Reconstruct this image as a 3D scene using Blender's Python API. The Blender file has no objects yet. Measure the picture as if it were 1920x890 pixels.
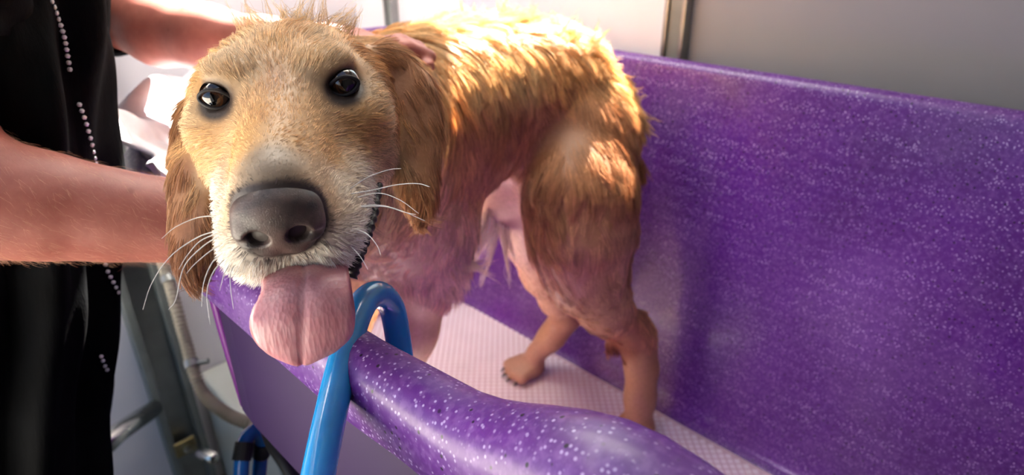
import bpy, bmesh, math, random
import numpy as np
from mathutils import Vector, Matrix, kdtree
from mathutils.bvhtree import BVHTree

rng = np.random.default_rng(7)
random.seed(7)
SC = bpy.context.scene
COL = SC.collection

# ------------------------------------------------------------------ camera, world, sun, exposure
FPX, CX, CY = 1195.0, 960.0, 445.0
PITCH = math.radians(26)
_h = np.array([.713, .701]); _h /= np.linalg.norm(_h)
FW = np.array([_h[0]*math.cos(PITCH), _h[1]*math.cos(PITCH), -math.sin(PITCH)])
RT = np.array([_h[1], -_h[0], 0.0])
UP = np.cross(RT, FW)
CAM = np.array([0, 0, .74])

def at(x, y, d):
    """point in the place that lies d metres in front of the lens"""
    return CAM + FW*d + RT*((x-CX)/FPX*d) - UP*((y-CY)/FPX*d)

cam_data = bpy.data.cameras.new('camera')
cam = bpy.data.objects.new('camera', cam_data); COL.objects.link(cam)
cam_data.sensor_width = 36; cam_data.lens = FPX/1920*36
cam_data.clip_start = .02
m = Matrix.Identity(4)
for i in range(3):
    m[i][0], m[i][1], m[i][2], m[i][3] = RT[i], UP[i], -FW[i], CAM[i]
cam.matrix_world = m
cam_data.dof.use_dof = True
cam_data.dof.focus_distance = .385
cam_data.dof.aperture_fstop = 7.1
SC.camera = cam

world = bpy.data.worlds.new('world'); SC.world = world
world.use_nodes = True
wn = world.node_tree.nodes; wl = world.node_tree.links
bg = wn['Background']
sky = wn.new('ShaderNodeTexSky'); sky.sky_type = 'HOSEK_WILKIE'
SUN_DIR = np.array([.60, .35, .75]); SUN_DIR /= np.linalg.norm(SUN_DIR)
sky.sun_direction = Vector(SUN_DIR); sky.turbidity = 6.0; sky.ground_albedo = .4
wl.new(sky.outputs[0], bg.inputs[0]); bg.inputs[1].default_value = 4.4

sun_d = bpy.data.lights.new('sun', 'SUN'); sun_d.energy = 52; sun_d.angle = .01; sun_d.color = (1, .95, .86)
sun = bpy.data.objects.new('sun', sun_d); COL.objects.link(sun)
sun.rotation_euler = Vector(SUN_DIR).to_track_quat('Z', 'Y').to_euler()

SC.view_settings.view_transform = 'Standard'; SC.view_settings.look = 'None'
SC.view_settings.gamma = 1; SC.view_settings.use_curve_mapping = False
SC.view_settings.exposure = .76

# ------------------------------------------------------------------ helpers: colour, materials, objects
def lin(c):
    c = np.asarray(c, float)/255.
    return np.where(c <= .04045, c/12.92, ((c+.055)/1.055)**2.4)
def rgba(c):
    l = lin(c); return (float(l[0]), float(l[1]), float(l[2]), 1)

class NT:
    def __init__(s, name):
        s.m = bpy.data.materials.new(name); s.m.use_nodes = True
        s.t = s.m.node_tree; s.b = s.t.nodes['Principled BSDF']
    def n(s, typ, **kw):
        nd = s.t.nodes.new(typ)
        for k, v in kw.items():
            if k.startswith('i_'):
                key = k[2:]; key = int(key) if key.isdigit() else key.replace('_', ' ')
                nd.inputs[key].default_value = v
            else: setattr(nd, k, v)
        return nd
    def l(s, a, b): s.t.links.new(a, b)
    def ramp(s, src, stops, interp='LINEAR'):
        r = s.n('ShaderNodeValToRGB'); r.color_ramp.interpolation = interp
        e = r.color_ramp.elements
        while len(e) < len(stops): e.new(.5)
        for q, (p, c) in zip(e, stops): q.position = p; q.color = c
        s.l(src, r.inputs[0]); return r.outputs[0]
    def mix(s, fac, a, b, mode='MIX'):
        x = s.n('ShaderNodeMix', data_type='RGBA', blend_type=mode)
        for sock, v in ((x.inputs[0], fac), (x.inputs[6], a), (x.inputs[7], b)):
            if isinstance(v, bpy.types.NodeSocket): s.l(v, sock)
            else: sock.default_value = v
        return x.outputs[2]
    def noise(s, scale, detail=3, vec=None, rough=.5):
        x = s.n('ShaderNodeTexNoise', i_Scale=scale, i_Detail=detail, i_Roughness=rough)
        if vec is not None: s.l(vec, x.inputs['Vector'])
        return x.outputs[0]
    def coord(s, which='Object'):
        return s.n('ShaderNodeTexCoord').outputs[which]
    def bump(s, h, strength=.3, dist=.002):
        b = s.n('ShaderNodeBump', i_Strength=strength, i_Distance=dist)
        s.l(h, b.inputs['Height']); s.l(b.outputs[0], s.b.inputs['Normal'])
    def set(s, **kw):
        for k, v in kw.items():
            sock = s.b.inputs[k.replace('_', ' ')]
            if isinstance(v, bpy.types.NodeSocket): s.l(v, sock)
            else: sock.default_value = v
        return s

def plain(name, c, rough=.5, metal=0, var=.08, scale=20, bump=0, coat=0):
    t = NT(name); co = t.coord()
    n = t.noise(scale, 4, co)
    a = rgba(np.clip(np.array(c)*(1-var), 0, 255)); b = rgba(np.clip(np.array(c)*(1+var), 0, 255))
    t.set(Base_Color=t.ramp(n, [(.3, a), (.7, b)]), Roughness=rough, Metallic=metal, Coat_Weight=coat)
    if bump: t.bump(t.noise(scale*4, 4, co), bump)
    return t.m

def tag(o, label=None, cat=None, group=None, kind=None):
    if label: o['label'] = label
    if cat: o['category'] = cat
    if group: o['group'] = group
    if kind: o['kind'] = kind
    return o
def empty(name, loc=(0, 0, 0)):
    o = bpy.data.objects.new(name, None); COL.objects.link(o); o.location = loc; o.empty_display_size = .05
    return o
def mesh_obj(name, v, f, mat, parent=None, smooth=True):
    me = bpy.data.meshes.new(name)
    me.from_pydata([tuple(map(float, p)) for p in v], [], [tuple(int(i) for i in q) for q in f]); me.update()
    if smooth: me.polygons.foreach_set('use_smooth', [True]*len(me.polygons))
    if mat: me.materials.append(mat)
    return link(name, me, parent)
def link(name, data, parent=None):
    o = bpy.data.objects.new(name, data); COL.objects.link(o)
    if parent is not None:
        o.parent = parent
        bpy.context.view_layer.update() if False else None
        o.matrix_parent_inverse = parent_inv(parent)
    return o
def parent_inv(p):
    mm = Matrix.Identity(4); q = p
    while q is not None:
        mm = (q.matrix_parent_inverse if q.parent else Matrix.Identity(4)) @ Matrix.LocRotScale(q.location, q.rotation_euler, q.scale) @ mm
        q = q.parent
    return mm.inverted()
def bm_obj(name, bm, mat, parent=None, smooth=False):
    me = bpy.data.meshes.new(name); bm.to_mesh(me); bm.free()
    if smooth: me.polygons.foreach_set('use_smooth', [True]*len(me.polygons))
    if mat: me.materials.append(mat)
    return link(name, me, parent)
def box_bm(bm, lo, hi, bev=0):
    lo, hi = np.minimum(lo, hi), np.maximum(lo, hi)
    r = bmesh.ops.create_cube(bm, size=1)
    c, s = (np.array(lo)+hi)/2, np.array(hi)-lo
    for v in r['verts']: v.co = Vector([c[i]+v.co[i]*s[i] for i in range(3)])
    if bev:
        es = list({e for v in r['verts'] for e in v.link_edges})
        bmesh.ops.bevel(bm, geom=es, offset=bev, segments=2, affect='EDGES', profile=.5)
def box(name, lo, hi, mat, parent=None, bev=0):
    bm = bmesh.new(); box_bm(bm, lo, hi, bev); return bm_obj(name, bm, mat, parent)

def spline(pts, n):
    """Catmull-Rom through pts (any dimension), n samples"""
    p = np.asarray(pts, float); k = len(p)
    q = np.vstack([2*p[0]-p[1], p, 2*p[-1]-p[-2]])
    u = np.linspace(0, k-1-1e-9, n); i = u.astype(int); t = (u-i)[:, None]
    a, b, c, d = q[i], q[i+1], q[i+2], q[i+3]
    return .5*(2*b+(c-a)*t+(2*a-5*b+4*c-d)*t*t+(3*b-a-3*c+d)*t**3)
def frames(path):
    T = np.gradient(path, axis=0); T /= np.linalg.norm(T, axis=1)[:, None]+1e-12
    N = np.zeros_like(T)
    a = np.array([0, 0, 1.]) if abs(T[0, 2]) < .9 else np.array([1., 0, 0])
    v = np.cross(T[0], a)
    for i in range(len(T)):
        v = v-T[i]*(v@T[i]); v /= np.linalg.norm(v)+1e-12; N[i] = v
    return T, N, np.cross(T, N)
def tube_data(path, rad, seg=16, cap=True):
    path = np.asarray(path, float); n = len(path)
    rad = np.broadcast_to(np.asarray(rad, float), (n,))
    T, N, B = frames(path)
    th = np.linspace(0, 2*np.pi, seg, endpoint=False)
    V = (path[:, None]+rad[:, None, None]*(np.cos(th)[None, :, None]*N[:, None]+np.sin(th)[None, :, None]*B[:, None])).reshape(-1, 3)
    F = [(i*seg+j, i*seg+(j+1) % seg, (i+1)*seg+(j+1) % seg, (i+1)*seg+j) for i in range(n-1) for j in range(seg)]
    if cap: F += [tuple(range(seg))[::-1], tuple((n-1)*seg+j for j in range(seg))]
    return V, F
def tube(name, path, rad, mat, parent=None, seg=16):
    V, F = tube_data(path, rad, seg); return mesh_obj(name, V, F, mat, parent)
def grid_faces(nu, nv, cu=False, cv=False):
    F = []
    for i in range(nu if cu else nu-1):
        for j in range(nv if cv else nv-1):
            a, b = (i+1) % nu, (j+1) % nv
            F.append((i*nv+j, i*nv+b, a*nv+b, a*nv+j))
    return F

# ------------------------------------------------------------------ helpers: sculpting by signed distance
def axis(lo, hi, fine, h_f, h_c):
    a = [lo]
    while a[-1] < hi:
        x = a[-1]; a.append(x+(h_f if fine[0] <= x <= fine[1] else h_c))
    return np.array(a, np.float32)
class Sculpt:
    def __init__(s, xs, ys, zs):
        s.ax = (xs, ys, zs); s.D = np.full((len(xs), len(ys), len(zs)), 1.0, np.float32)
    def sub(s, lo, hi):
        sl = tuple(slice(max(0, np.searchsorted(a, l)-1), np.searchsorted(a, h)+1) for a, l, h in zip(s.ax, lo, hi))
        g = np.stack(np.meshgrid(*[a[q] for a, q in zip(s.ax, sl)], indexing='ij'), -1)
        return sl, g
    def put(s, sl, d, k, op):
        D = s.D[sl]
        if D.size == 0: return
        if op == 'add':
            h = np.maximum(k-np.abs(D-d), 0)/k
            s.D[sl] = np.minimum(D, d)-h*h*k*.25
        else:
            d = -d; h = np.maximum(k-np.abs(D-d), 0)/k
            s.D[sl] = np.maximum(D, d)+h*h*k*.25
    def ell(s, c, r, k=.01, R=None, op='add'):
        c = np.asarray(c, np.float32); r = np.asarray(r, np.float32)
        R = np.eye(3, dtype=np.float32) if R is None else np.asarray(R, np.float32)
        e = np.sqrt((R*R) @ (r*r))+k+.006
        sl, g = s.sub(c-e, c+e)
        if g.size == 0: return
        p = (g-c) @ R
        k0 = np.linalg.norm(p/r, axis=-1); k1 = np.linalg.norm(p/(r*r), axis=-1)+1e-9
        s.put(sl, k0*(k0-1)/k1, k, op)
    def cap(s, a, b, ra, rb, k=.01, op='add'):
        a = np.asarray(a, np.float32); b = np.asarray(b, np.float32); m = max(ra, rb)+k+.006
        sl, g = s.sub(np.minimum(a, b)-m, np.maximum(a, b)+m)
        if g.size == 0: return
        ab = b-a; h = np.clip(((g-a) @ ab)/(ab @ ab), 0, 1)
        s.put(sl, np.linalg.norm(g-a-h[..., None]*ab, axis=-1)-(ra+(rb-ra)*h), k, op)
    def chain(s, pts, k=.02, op='add'):
        for (a, ra), (b, rb) in zip(pts[:-1], pts[1:]): s.cap(a, b, ra, rb, k, op)
    def mesh(s, smooth=2):
        D = s.D; neg = D < 0
        c = neg[:-1, :-1, :-1].astype(np.int8)
        cnt = np.zeros_like(c)
        for dx in (0, 1):
            for dy in (0, 1):
                for dz in (0, 1):
                    cnt += neg[dx:D.shape[0]-1+dx, dy:D.shape[1]-1+dy, dz:D.shape[2]-1+dz]
        I = np.argwhere((cnt > 0) & (cnt < 8))
        idx = np.full(cnt.shape, -1, np.int32); idx[tuple(I.T)] = np.arange(len(I))
        off = np.array([[0,0,0],[1,0,0],[0,1,0],[1,1,0],[0,0,1],[1,0,1],[0,1,1],[1,1,1]])
        val = np.stack([D[tuple((I+o).T)] for o in off], 1)
        val = np.clip(val, -.02, .02)
        pos = np.stack([np.stack([s.ax[q][(I+o)[:, q]] for q in range(3)], -1) for o in off], 1)
        acc = np.zeros((len(I), 3)); n = np.zeros(len(I))
        for a, b in ((0,1),(2,3),(4,5),(6,7),(0,2),(1,3),(4,6),(5,7),(0,4),(1,5),(2,6),(3,7)):
            va, vb = val[:, a], val[:, b]; cr = (va < 0) != (vb < 0)
            t = np.where(cr, va/(va-vb+1e-12), 0)
            acc += np.where(cr[:, None], pos[:, a]+(pos[:, b]-pos[:, a])*t[:, None], 0); n += cr
        V = acc/n[:, None]
        Q = []
        for q in range(3):
            A = np.take(neg, range(0, neg.shape[q]-1), q); B = np.take(neg, range(1, neg.shape[q]), q)
            E = np.argwhere(A != B)
            u, w = (q+1) % 3, (q+2) % 3
            E = E[(E[:, u] > 0) & (E[:, w] > 0) & (E[:, u] < neg.shape[u]-1) & (E[:, w] < neg.shape[w]-1)]
            flip = A[tuple(E.T)]
            def cell(du, dw):
                c = E.copy(); c[:, u] += du; c[:, w] += dw; return idx[tuple(c.T)]
            f = np.stack([cell(-1, -1), cell(0, -1), cell(0, 0), cell(-1, 0)], 1)
            f = np.where(flip[:, None], f, f[:, ::-1]); Q.append(f)
        Q = np.concatenate(Q)
        for _ in range(smooth):
            S = np.zeros_like(V); C = np.zeros(len(V))
            for a, b in ((0, 1), (1, 2), (2, 3), (3, 0)):
                np.add.at(S, Q[:, a], V[Q[:, b]]); np.add.at(C, Q[:, a], 1)
                np.add.at(S, Q[:, b], V[Q[:, a]]); np.add.at(C, Q[:, b], 1)
            V = V*.4+.6*S/np.maximum(C, 1)[:, None]
        return V, Q
def normals(V, Q):
    n = np.cross(V[Q[:, 2]]-V[Q[:, 0]], V[Q[:, 3]]-V[Q[:, 1]])
    N = np.zeros_like(V)
    for i in range(4): np.add.at(N, Q[:, i], n)
    return N/(np.linalg.norm(N, axis=1)[:, None]+1e-12)
def sculpt_obj(name, V, Q, mat, parent=None, cols=None):
    me = bpy.data.meshes.new(name)
    me.vertices.add(len(V)); me.vertices.foreach_set('co', np.asarray(V, np.float32).ravel())
    me.loops.add(Q.size); me.loops.foreach_set('vertex_index', Q.ravel().astype(np.int32))
    me.polygons.add(len(Q)); me.polygons.foreach_set('loop_start', np.arange(0, Q.size, 4, dtype=np.int32))
    me.polygons.foreach_set('use_smooth', np.ones(len(Q), bool))
    me.update(calc_edges=True); me.validate()
    if cols is not None:
        a = me.color_attributes.new('tone', 'FLOAT_COLOR', 'POINT')
        a.data.foreach_set('color', np.hstack([cols, np.ones((len(cols), 1))]).astype(np.float32).ravel())
    if mat: me.materials.append(mat)
    return link(name, me, parent)
def strands_obj(name, P, rad, cols, mat, parent):
    """P (n,k,3) strand points, rad (n,k), cols (n,3)"""
    n, k, _ = P.shape
    cv = bpy.data.hair_curves.new(name); cv.add_curves([k]*n)
    cv.attributes['position'].data.foreach_set('vector', P.astype(np.float32).ravel())
    a = cv.attributes.get('radius') or cv.attributes.new('radius', 'FLOAT', 'POINT')
    a.data.foreach_set('value', np.broadcast_to(rad, (n, k)).astype(np.float32).ravel())
    c = cv.attributes.new('tone', 'FLOAT_COLOR', 'CURVE')
    c.data.foreach_set('color', np.hstack([cols, np.ones((n, 1))]).astype(np.float32).ravel())
    cv.materials.append(mat)
    return link(name, cv, parent)
def unit(v):
    v = np.asarray(v, float); return v/(np.linalg.norm(v, axis=-1, keepdims=True)+1e-12)

#@@ SETTING
# ------------------------------------------------------------------ the setting: a trailer with its side open
WALLX, ENDY, FLOORZ, CEILZ = .965, 1.52, -.66, 1.30
M_wall = plain('wall_panel', (224, 218, 222), .55, var=.02, scale=3)
M_dark = plain('charcoal_panel', (52, 52, 54), .6, var=.04, scale=3)  # charcoal chosen for unseen walls so less light bounces
M_ceil = plain('ceiling_panel', (140, 138, 140), .6, var=.02, scale=3)
M_floor = plain('trailer_floor', (120, 120, 116), .5, var=.15, scale=8)
M_alu = plain('aluminium', (150, 152, 150), .38, 1, var=.06, scale=14)
M_alud = plain('dull_aluminium', (124, 128, 124), .5, .35, var=.08, scale=14)
M_steel = plain('bright_steel', (205, 205, 200), .22, 1, var=.05, scale=20)
M_box = plain('white_box', (196, 198, 190), .5, var=.04, scale=5)
M_black = plain('black_rubber', (20, 20, 22), .5, var=.1)
M_ground = plain('concrete', (190, 184, 174), .9, var=.2, scale=3)

tag(box('floor', (-.62, -1.3, FLOORZ-.05), (WALLX, ENDY, FLOORZ), M_floor), 'grey trailer floor under the tub', kind='structure')
# back wall with an unseen window opening, added to let sun onto the dog
WY0, WY1, WZ0, WZ1 = .60, 1.03, .83, 1.28
bm = bmesh.new()
PY = .565                                   # white panel ends here, under the upright; greyer beyond for light falloff
VY0, VY1, VZ0 = .85, 1.25, .66              # added opening steps down so sun reaches the mat
for (y0, y1, z0, z1) in ((PY, ENDY+.04, FLOORZ-.05, VZ0), (PY, VY0, VZ0, WZ0), (VY1, ENDY+.04, VZ0, WZ0), (PY, WY0, WZ0, WZ1), (WY1, ENDY+.04, WZ0, WZ1), (PY, ENDY+.04, WZ1, CEILZ)): box_bm(bm, (WALLX, y0, z0), (WALLX+.04, y1, z1))
tag(box('wall_back', (WALLX, -.62, FLOORZ-.05), (WALLX+.04, PY, CEILZ), plain('falloff_grey_panel', (140, 137, 140), .55, var=.03, scale=3)), 'wall panel past the metal upright, greyed for the light falloff', kind='structure')  # grey tone deepened to stand for light falling off rightward
tag(bm_obj('wall_back', bm, M_wall), 'pale wall panel behind the dog', kind='structure')
bm = bmesh.new()
for lo, hi in (((WALLX-.008, WY0-.02, WZ0-.02), (WALLX+.045, VY0, WZ0)), ((WALLX-.008, VY0-.02, VZ0-.02), (WALLX+.045, VY1+.02, VZ0)), ((WALLX-.008, VY0-.02, VZ0), (WALLX+.045, VY0, WZ0-.02)), ((WALLX-.008, VY1, VZ0), (WALLX+.045, VY1+.02, WZ0)), ((WALLX-.008, WY1, WZ0), (WALLX+.045, VY1+.02, WZ0+.02)), ((WALLX-.008, WY0-.02, WZ1), (WALLX+.045, WY1+.02, WZ1+.02)), ((WALLX-.008, WY0-.02, WZ0), (WALLX+.045, WY0, WZ1)), ((WALLX-.008, WY1, WZ0), (WALLX+.045, WY1+.02, WZ1))): box_bm(bm, lo, hi)
tag(bm_obj('added_window_1', bm, M_alu), 'metal frame of an added, unseen window letting in sun', kind='structure')
# end wall with a second unseen window, added for light from the left
LX0, LX1, LZ0, LZ1 = -.45, .85, .80, 1.26
bm = bmesh.new()
for lo, hi in (((-.62, ENDY, FLOORZ-.05), (WALLX, ENDY+.04, LZ0)), ((-.62, ENDY, LZ1), (WALLX, ENDY+.04, CEILZ)), ((-.62, ENDY, LZ0), (LX0, ENDY+.04, LZ1)), ((LX1, ENDY, LZ0), (WALLX, ENDY+.04, LZ1))): box_bm(bm, lo, hi)
tag(bm_obj('wall_left', bm, M_wall), 'pale end wall beyond the towel', kind='structure')
bm = bmesh.new()
for lo, hi in (((LX0-.02, ENDY-.008, LZ0-.02), (LX1+.02, ENDY+.045, LZ0)), ((LX0-.02, ENDY-.008, LZ1), (LX1+.02, ENDY+.045, LZ1+.02)), ((LX0-.02, ENDY-.008, LZ0), (LX0, ENDY+.045, LZ1)), ((LX1, ENDY-.008, LZ0), (LX1+.02, ENDY+.045, LZ1))): box_bm(bm, lo, hi)
tag(bm_obj('added_window_2', bm, M_alu), 'metal frame of an added, unseen window in the end wall', kind='structure')
tag(box('wall_right', (-.62, -.62, FLOORZ-.05), (WALLX, -.58, CEILZ), M_dark), 'end wall of the trailer out of view', kind='structure')  # unseen, set close and dark to keep the right side dim
# front wall: stretch beside the open side door, plus a low wall added to block light
bm = bmesh.new(); box_bm(bm, (-.66, -.62, FLOORZ-.05), (-.62, .06, CEILZ)); box_bm(bm, (-.66, .06, FLOORZ-.05), (-.62, ENDY+.04, -.2))
tag(bm_obj('wall_front', bm, M_dark), 'trailer wall beside the open side hatch, with an added low wall blocking light', kind='structure')
# ceiling with an unseen roof opening, added so sun reaches arm and towel
HX0, HX1, HY0, HY1 = .775, .962, .92, 1.30
bm = bmesh.new()
# (a second opening, added as overhead fill for face and tub)
GX0, GX1, GY0, GY1 = -.35, .33, .10, .72
xs_ = [-.66, GX0, GX1, HX0, HX1, WALLX+.04]; ys_ = [-.62, GY0, .44, GY1, HY0, HY1, ENDY+.04]; TRANS = [(2, 2), (2, 3), (2, 4), (1, 3)]
for i in range(5):
    for j in range(6):
        if (i, j) in ((1, 1), (1, 2), (3, 4)) or (i, j) in TRANS: continue
        box_bm(bm, (xs_[i], ys_[j], CEILZ), (xs_[i+1], ys_[j+1], CEILZ+.04))
tag(bm_obj('ceiling', bm, M_ceil), 'pale trailer ceiling with two added roof openings for light', kind='structure')
t = NT('added_translucent_sheet')  # unseen sheet added as a soft top light
tr = t.n('ShaderNodeBsdfTranslucent'); tr.inputs[0].default_value = (.80, .79, .77, 1); df = t.n('ShaderNodeBsdfDiffuse'); df.inputs[0].default_value = (.7, .7, .7, 1)
mx = t.n('ShaderNodeMixShader', i_0=.5); t.l(tr.outputs[0], mx.inputs[1]); t.l(df.outputs[0], mx.inputs[2]); t.l(mx.outputs[0], t.t.nodes['Material Output'].inputs[0])
bm = bmesh.new()
for (i, j) in TRANS:
    bmesh.ops.create_grid(bm, x_segments=1, y_segments=1, size=.5, matrix=Matrix.Translation(((xs_[i]+xs_[i+1])/2, (ys_[j]+ys_[j+1])/2, CEILZ+.02)) @ Matrix.Diagonal((xs_[i+1]-xs_[i], ys_[j+1]-ys_[j], 1, 1)))
tag(bm_obj('added_roof_sheet', bm, t.m), 'added milky roof sheet giving soft top light over the tub', kind='structure')
g = bmesh.new(); box_bm(g, (-30, -30, -1.15), (30, 30, -1.1))
tag(bm_obj('ground', g, M_ground), 'pale concrete ground outside the trailer', kind='structure')

def post(name, px, w, label):
    # hat-section aluminium upright standing on the back wall
    p0 = at(px, 60, 1.0); d = p0-CAM; t = WALLX/d[0]; y = (CAM+d*t)[1]
    PZ = VZ0-.02 if WY0 < y < VY1+.02 else CEILZ
    o = empty(name, (WALLX, y, FLOORZ)); tag(o, label, kind='structure')
    box('web', (WALLX-.016, y-w*.36, FLOORZ), (WALLX-.012, y+w*.36, PZ), M_alud, o)
    box('flange', (WALLX-.022, y-w*.5, FLOORZ), (WALLX, y-w*.30, PZ), M_alu, o, .002)
    box('flange', (WALLX-.022, y+w*.30, FLOORZ), (WALLX, y+w*.5, PZ), M_alu, o, .002)
post('trim_1', 743, .034, 'narrow metal upright on the wall above the dog\'s shoulders')
post('trim_2', 1274, .040, 'metal upright on the wall above the purple tub back')

# corner post, brace and bracket on the end wall
def wallpt(px, py, off=0):
    d = at(px, py, 1.0)-CAM; return CAM+d*((ENDY-off)/d[1])
p = wallpt(295, 665); xw = p[0]
o = empty('trim_3', (xw, ENDY, FLOORZ)); tag(o, 'dull metal channel post low on the end wall', kind='structure')
box('web', (xw-.034, ENDY-.022, FLOORZ), (xw+.034, ENDY-.014, LZ0-.02), M_alu, o)
box('flange', (xw-.046, ENDY-.045, FLOORZ), (xw-.028, ENDY, LZ0-.02), M_alud, o, .003)
box('flange', (xw+.028, ENDY-.045, FLOORZ), (xw+.046, ENDY, LZ0-.02), M_alud, o, .003)

o = empty('brace_bar', wallpt(287, 768, .06)); tag(o, 'shiny round metal brace bar meeting the channel post', 'brace')
tube('bar', [at(150, 880, 1.25), at(220, 812, 1.33), wallpt(288, 766, .05)], .021, M_steel, o)

c = wallpt(347, 836, .045)
o = empty('bolt_bracket', c); tag(o, 'small metal bracket with a bolt at the foot of the post', 'bracket')
box('plate', c+[-.026, -.008, -.022], c+[.026, .002, .022], plain('brassy_plate', (150, 135, 95), .4, .8), o, .003)
bm = bmesh.new(); bmesh.ops.create_cone(bm, cap_ends=True, segments=6, radius1=.012, radius2=.011, depth=.012, matrix=Matrix.Translation(Vector(c+[0, -.012, 0])) @ Matrix.Rotation(math.pi/2, 4, 'X'))
bm_obj('bolt_head', bm, M_steel, o)
tube('tie_rod', [c+[.01, -.004, -.012], at(400, 858, 1.40)], .013, M_steel, o)

# white boxed wheel arch on the floor
lo = wallpt(352, 806); 
o = empty('wheel_arch', (.55, 1.35, FLOORZ)); tag(o, 'white boxed wheel arch on the floor under the tub', 'wheel arch')
box('casing', (xw+.075, 1.08, FLOORZ), (WALLX-.03, ENDY-.002, -.30), M_box, o, .01)
box('edge_strip', (xw+.07, 1.072, FLOORZ), (WALLX-.03, 1.08, -.36), plain('olive_trim', (120, 112, 78), .5), o, .002)

# corrugated drain hose with clips
M_corr = plain('grey_conduit', (170, 160, 142), .55, var=.06, scale=30)
pp = spline([at(292, 440, 1.22), at(306, 495, 1.2), at(322, 545, 1.18), at(337, 600, 1.16), at(350, 645, 1.15), at(363, 695, 1.13), at(382, 738, 1.12), at(410, 765, 1.1), at(446, 786, 1.08), at(500, 800, 1.05)], 420)
o = empty('drain_hose', pp[200]); tag(o, 'grey corrugated drain hose running down beside the tub', 'hose')
tube('corrugated_pipe', pp, .0098+.0016*np.sin(np.arange(420)*2*np.pi/7.), M_corr, o, 14)
for (cx, cy, q) in ((318, 522, 1.19), (372, 676, 1.14)):
    ctr = at(cx, cy, q-.004); bm = bmesh.new()
    T, N, B = frames(pp); i = np.argmin(np.linalg.norm(pp-ctr, axis=1))
    V, F = tube_data(np.array([pp[i]-T[i]*.007, pp[i]+T[i]*.007]), .0125, 16)
    cl = mesh_obj('pipe_clip', V, F, M_alu, o, False)
    V, F = tube_data(np.array([pp[i], pp[i]+RT*.030+UP*.006]), .005, 10)
    mesh_obj('clip_stem', V, F, M_alu, cl, False)

# ------------------------------------------------------------------ the purple tub
def speckle_plastic(name, base, white=1.0, black=1.0, scale=300):
    t = NT(name); co = t.coord()
    v = t.n('ShaderNodeTexVoronoi', i_Scale=scale); v.inputs['Randomness'].default_value = 1
    t.l(co, v.inputs['Vector'])
    dist = t.ramp(v.outputs['Distance'], [(.18, (1, 1, 1, 1)), (.34, (0, 0, 0, 1))])
    cellr = t.n('ShaderNodeSeparateColor'); t.l(v.outputs['Color'], cellr.inputs[0])
    keep = t.ramp(cellr.outputs[0], [(.22, (0, 0, 0, 1)), (.60, (1, 1, 1, 1))])
    dens = t.ramp(t.noise(16, 2, co), [(.34, (.35, .35, .35, 1)), (.60, (1, 1, 1, 1))])
    f1 = t.n('ShaderNodeMath', operation='MULTIPLY'); t.l(dist, f1.inputs[0]); t.l(keep, f1.inputs[1])
    f2 = t.n('ShaderNodeMath', operation='MULTIPLY'); t.l(f1.outputs[0], f2.inputs[0]); t.l(dens, f2.inputs[1])
    f3 = t.n('ShaderNodeMath', operation='MULTIPLY'); t.l(f2.outputs[0], f3.inputs[0]); f3.inputs[1].default_value = white
    v2 = t.n('ShaderNodeTexVoronoi', i_Scale=scale*.5); t.l(co, v2.inputs['Vector'])
    d2 = t.ramp(v2.outputs['Distance'], [(.13, (1, 1, 1, 1)), (.22, (0, 0, 0, 1))])
    s2 = t.n('ShaderNodeSeparateColor'); t.l(v2.outputs['Color'], s2.inputs[0])
    k2 = t.ramp(s2.outputs[1], [(.58, (0, 0, 0, 1)), (.62, (1, 1, 1, 1))])
    g1 = t.n('ShaderNodeMath', operation='MULTIPLY'); t.l(d2, g1.inputs[0]); t.l(k2, g1.inputs[1])
    g2 = t.n('ShaderNodeMath', operation='MULTIPLY'); t.l(g1.outputs[0], g2.inputs[0]); g2.inputs[1].default_value = black
    n = t.noise(7, 4, co)
    b = np.array(base, float)
    basec = t.ramp(n, [(.3, rgba(b*.9)), (.7, rgba(np.clip(b*1.1, 0, 255)))])
    basec = t.mix(t.ramp(t.noise(190, 2, co), [(.46, (0, 0, 0, 1)), (.66, (.26, .26, .26, 1))]), basec, rgba((150, 112, 180)))
    # pale hazy patches, placed by noise
    hz = t.ramp(t.noise(4.5, 5, co, .6), [(.52, (0, 0, 0, 1)), (.8, (.30, .30, .30, 1))])
    basec = t.mix(hz, basec, rgba((150, 130, 165)))
    c = t.mix(f3.outputs[0], basec, rgba((196, 176, 226)))
    c = t.mix(g2.outputs[0], c, rgba((22, 14, 40)))
    t.set(Base_Color=c, Roughness=t.ramp(t.noise(9, 4, co), [(.3, (.32, .32, .32, 1)), (.7, (.46, .46, .46, 1))]), Coat_Weight=.12, Coat_Roughness=.12)
    t.bump(t.noise(160, 3, co), .12, .001)
    return t.m
M_tub = speckle_plastic('purple_speckled_plastic', (90, 35, 126), .85, 1.0)
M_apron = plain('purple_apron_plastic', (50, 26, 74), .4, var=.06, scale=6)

ctrl = [(.172, -.40), (.172, -.2), (.172, 0), (.172, .2), (.172, .4), (.172, .58), (.176, .70), (.198, .81), (.26, .915), (.38, 1.01), (.54, 1.085),
        (.70, 1.125), (.81, 1.105), (.868, 1.03), (.877, .9), (.877, .6), (.877, .3), (.877, 0), (.877, -.3), (.86, -.44), (.80, -.50), (.5, -.52), (.25, -.50), (.19, -.46)]
ctrl = np.array(ctrl); K = len(ctrl)
NP = 260
u = np.linspace(0, K, NP, endpoint=False); i0 = u.astype(int); tt = (u-i0)[:, None]
g4 = [ctrl[(i0+q) % K] for q in (-1, 0, 1, 2)]
plan = .5*(2*g4[1]+(g4[2]-g4[0])*tt+(2*g4[0]-5*g4[1]+4*g4[2]-g4[3])*tt*tt+(3*g4[1]-g4[0]-3*g4[2]+g4[3])*tt**3)
tan = np.roll(plan, -1, 0)-np.roll(plan, 1, 0); tan /= np.linalg.norm(tan, axis=1)[:, None]
outw = np.stack([-tan[:, 1], tan[:, 0]], 1)      # path runs +Y on the front side: outward is -X
def sstep(x): x = np.clip(x, 0, 1); return x*x*(3-2*x)
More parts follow.
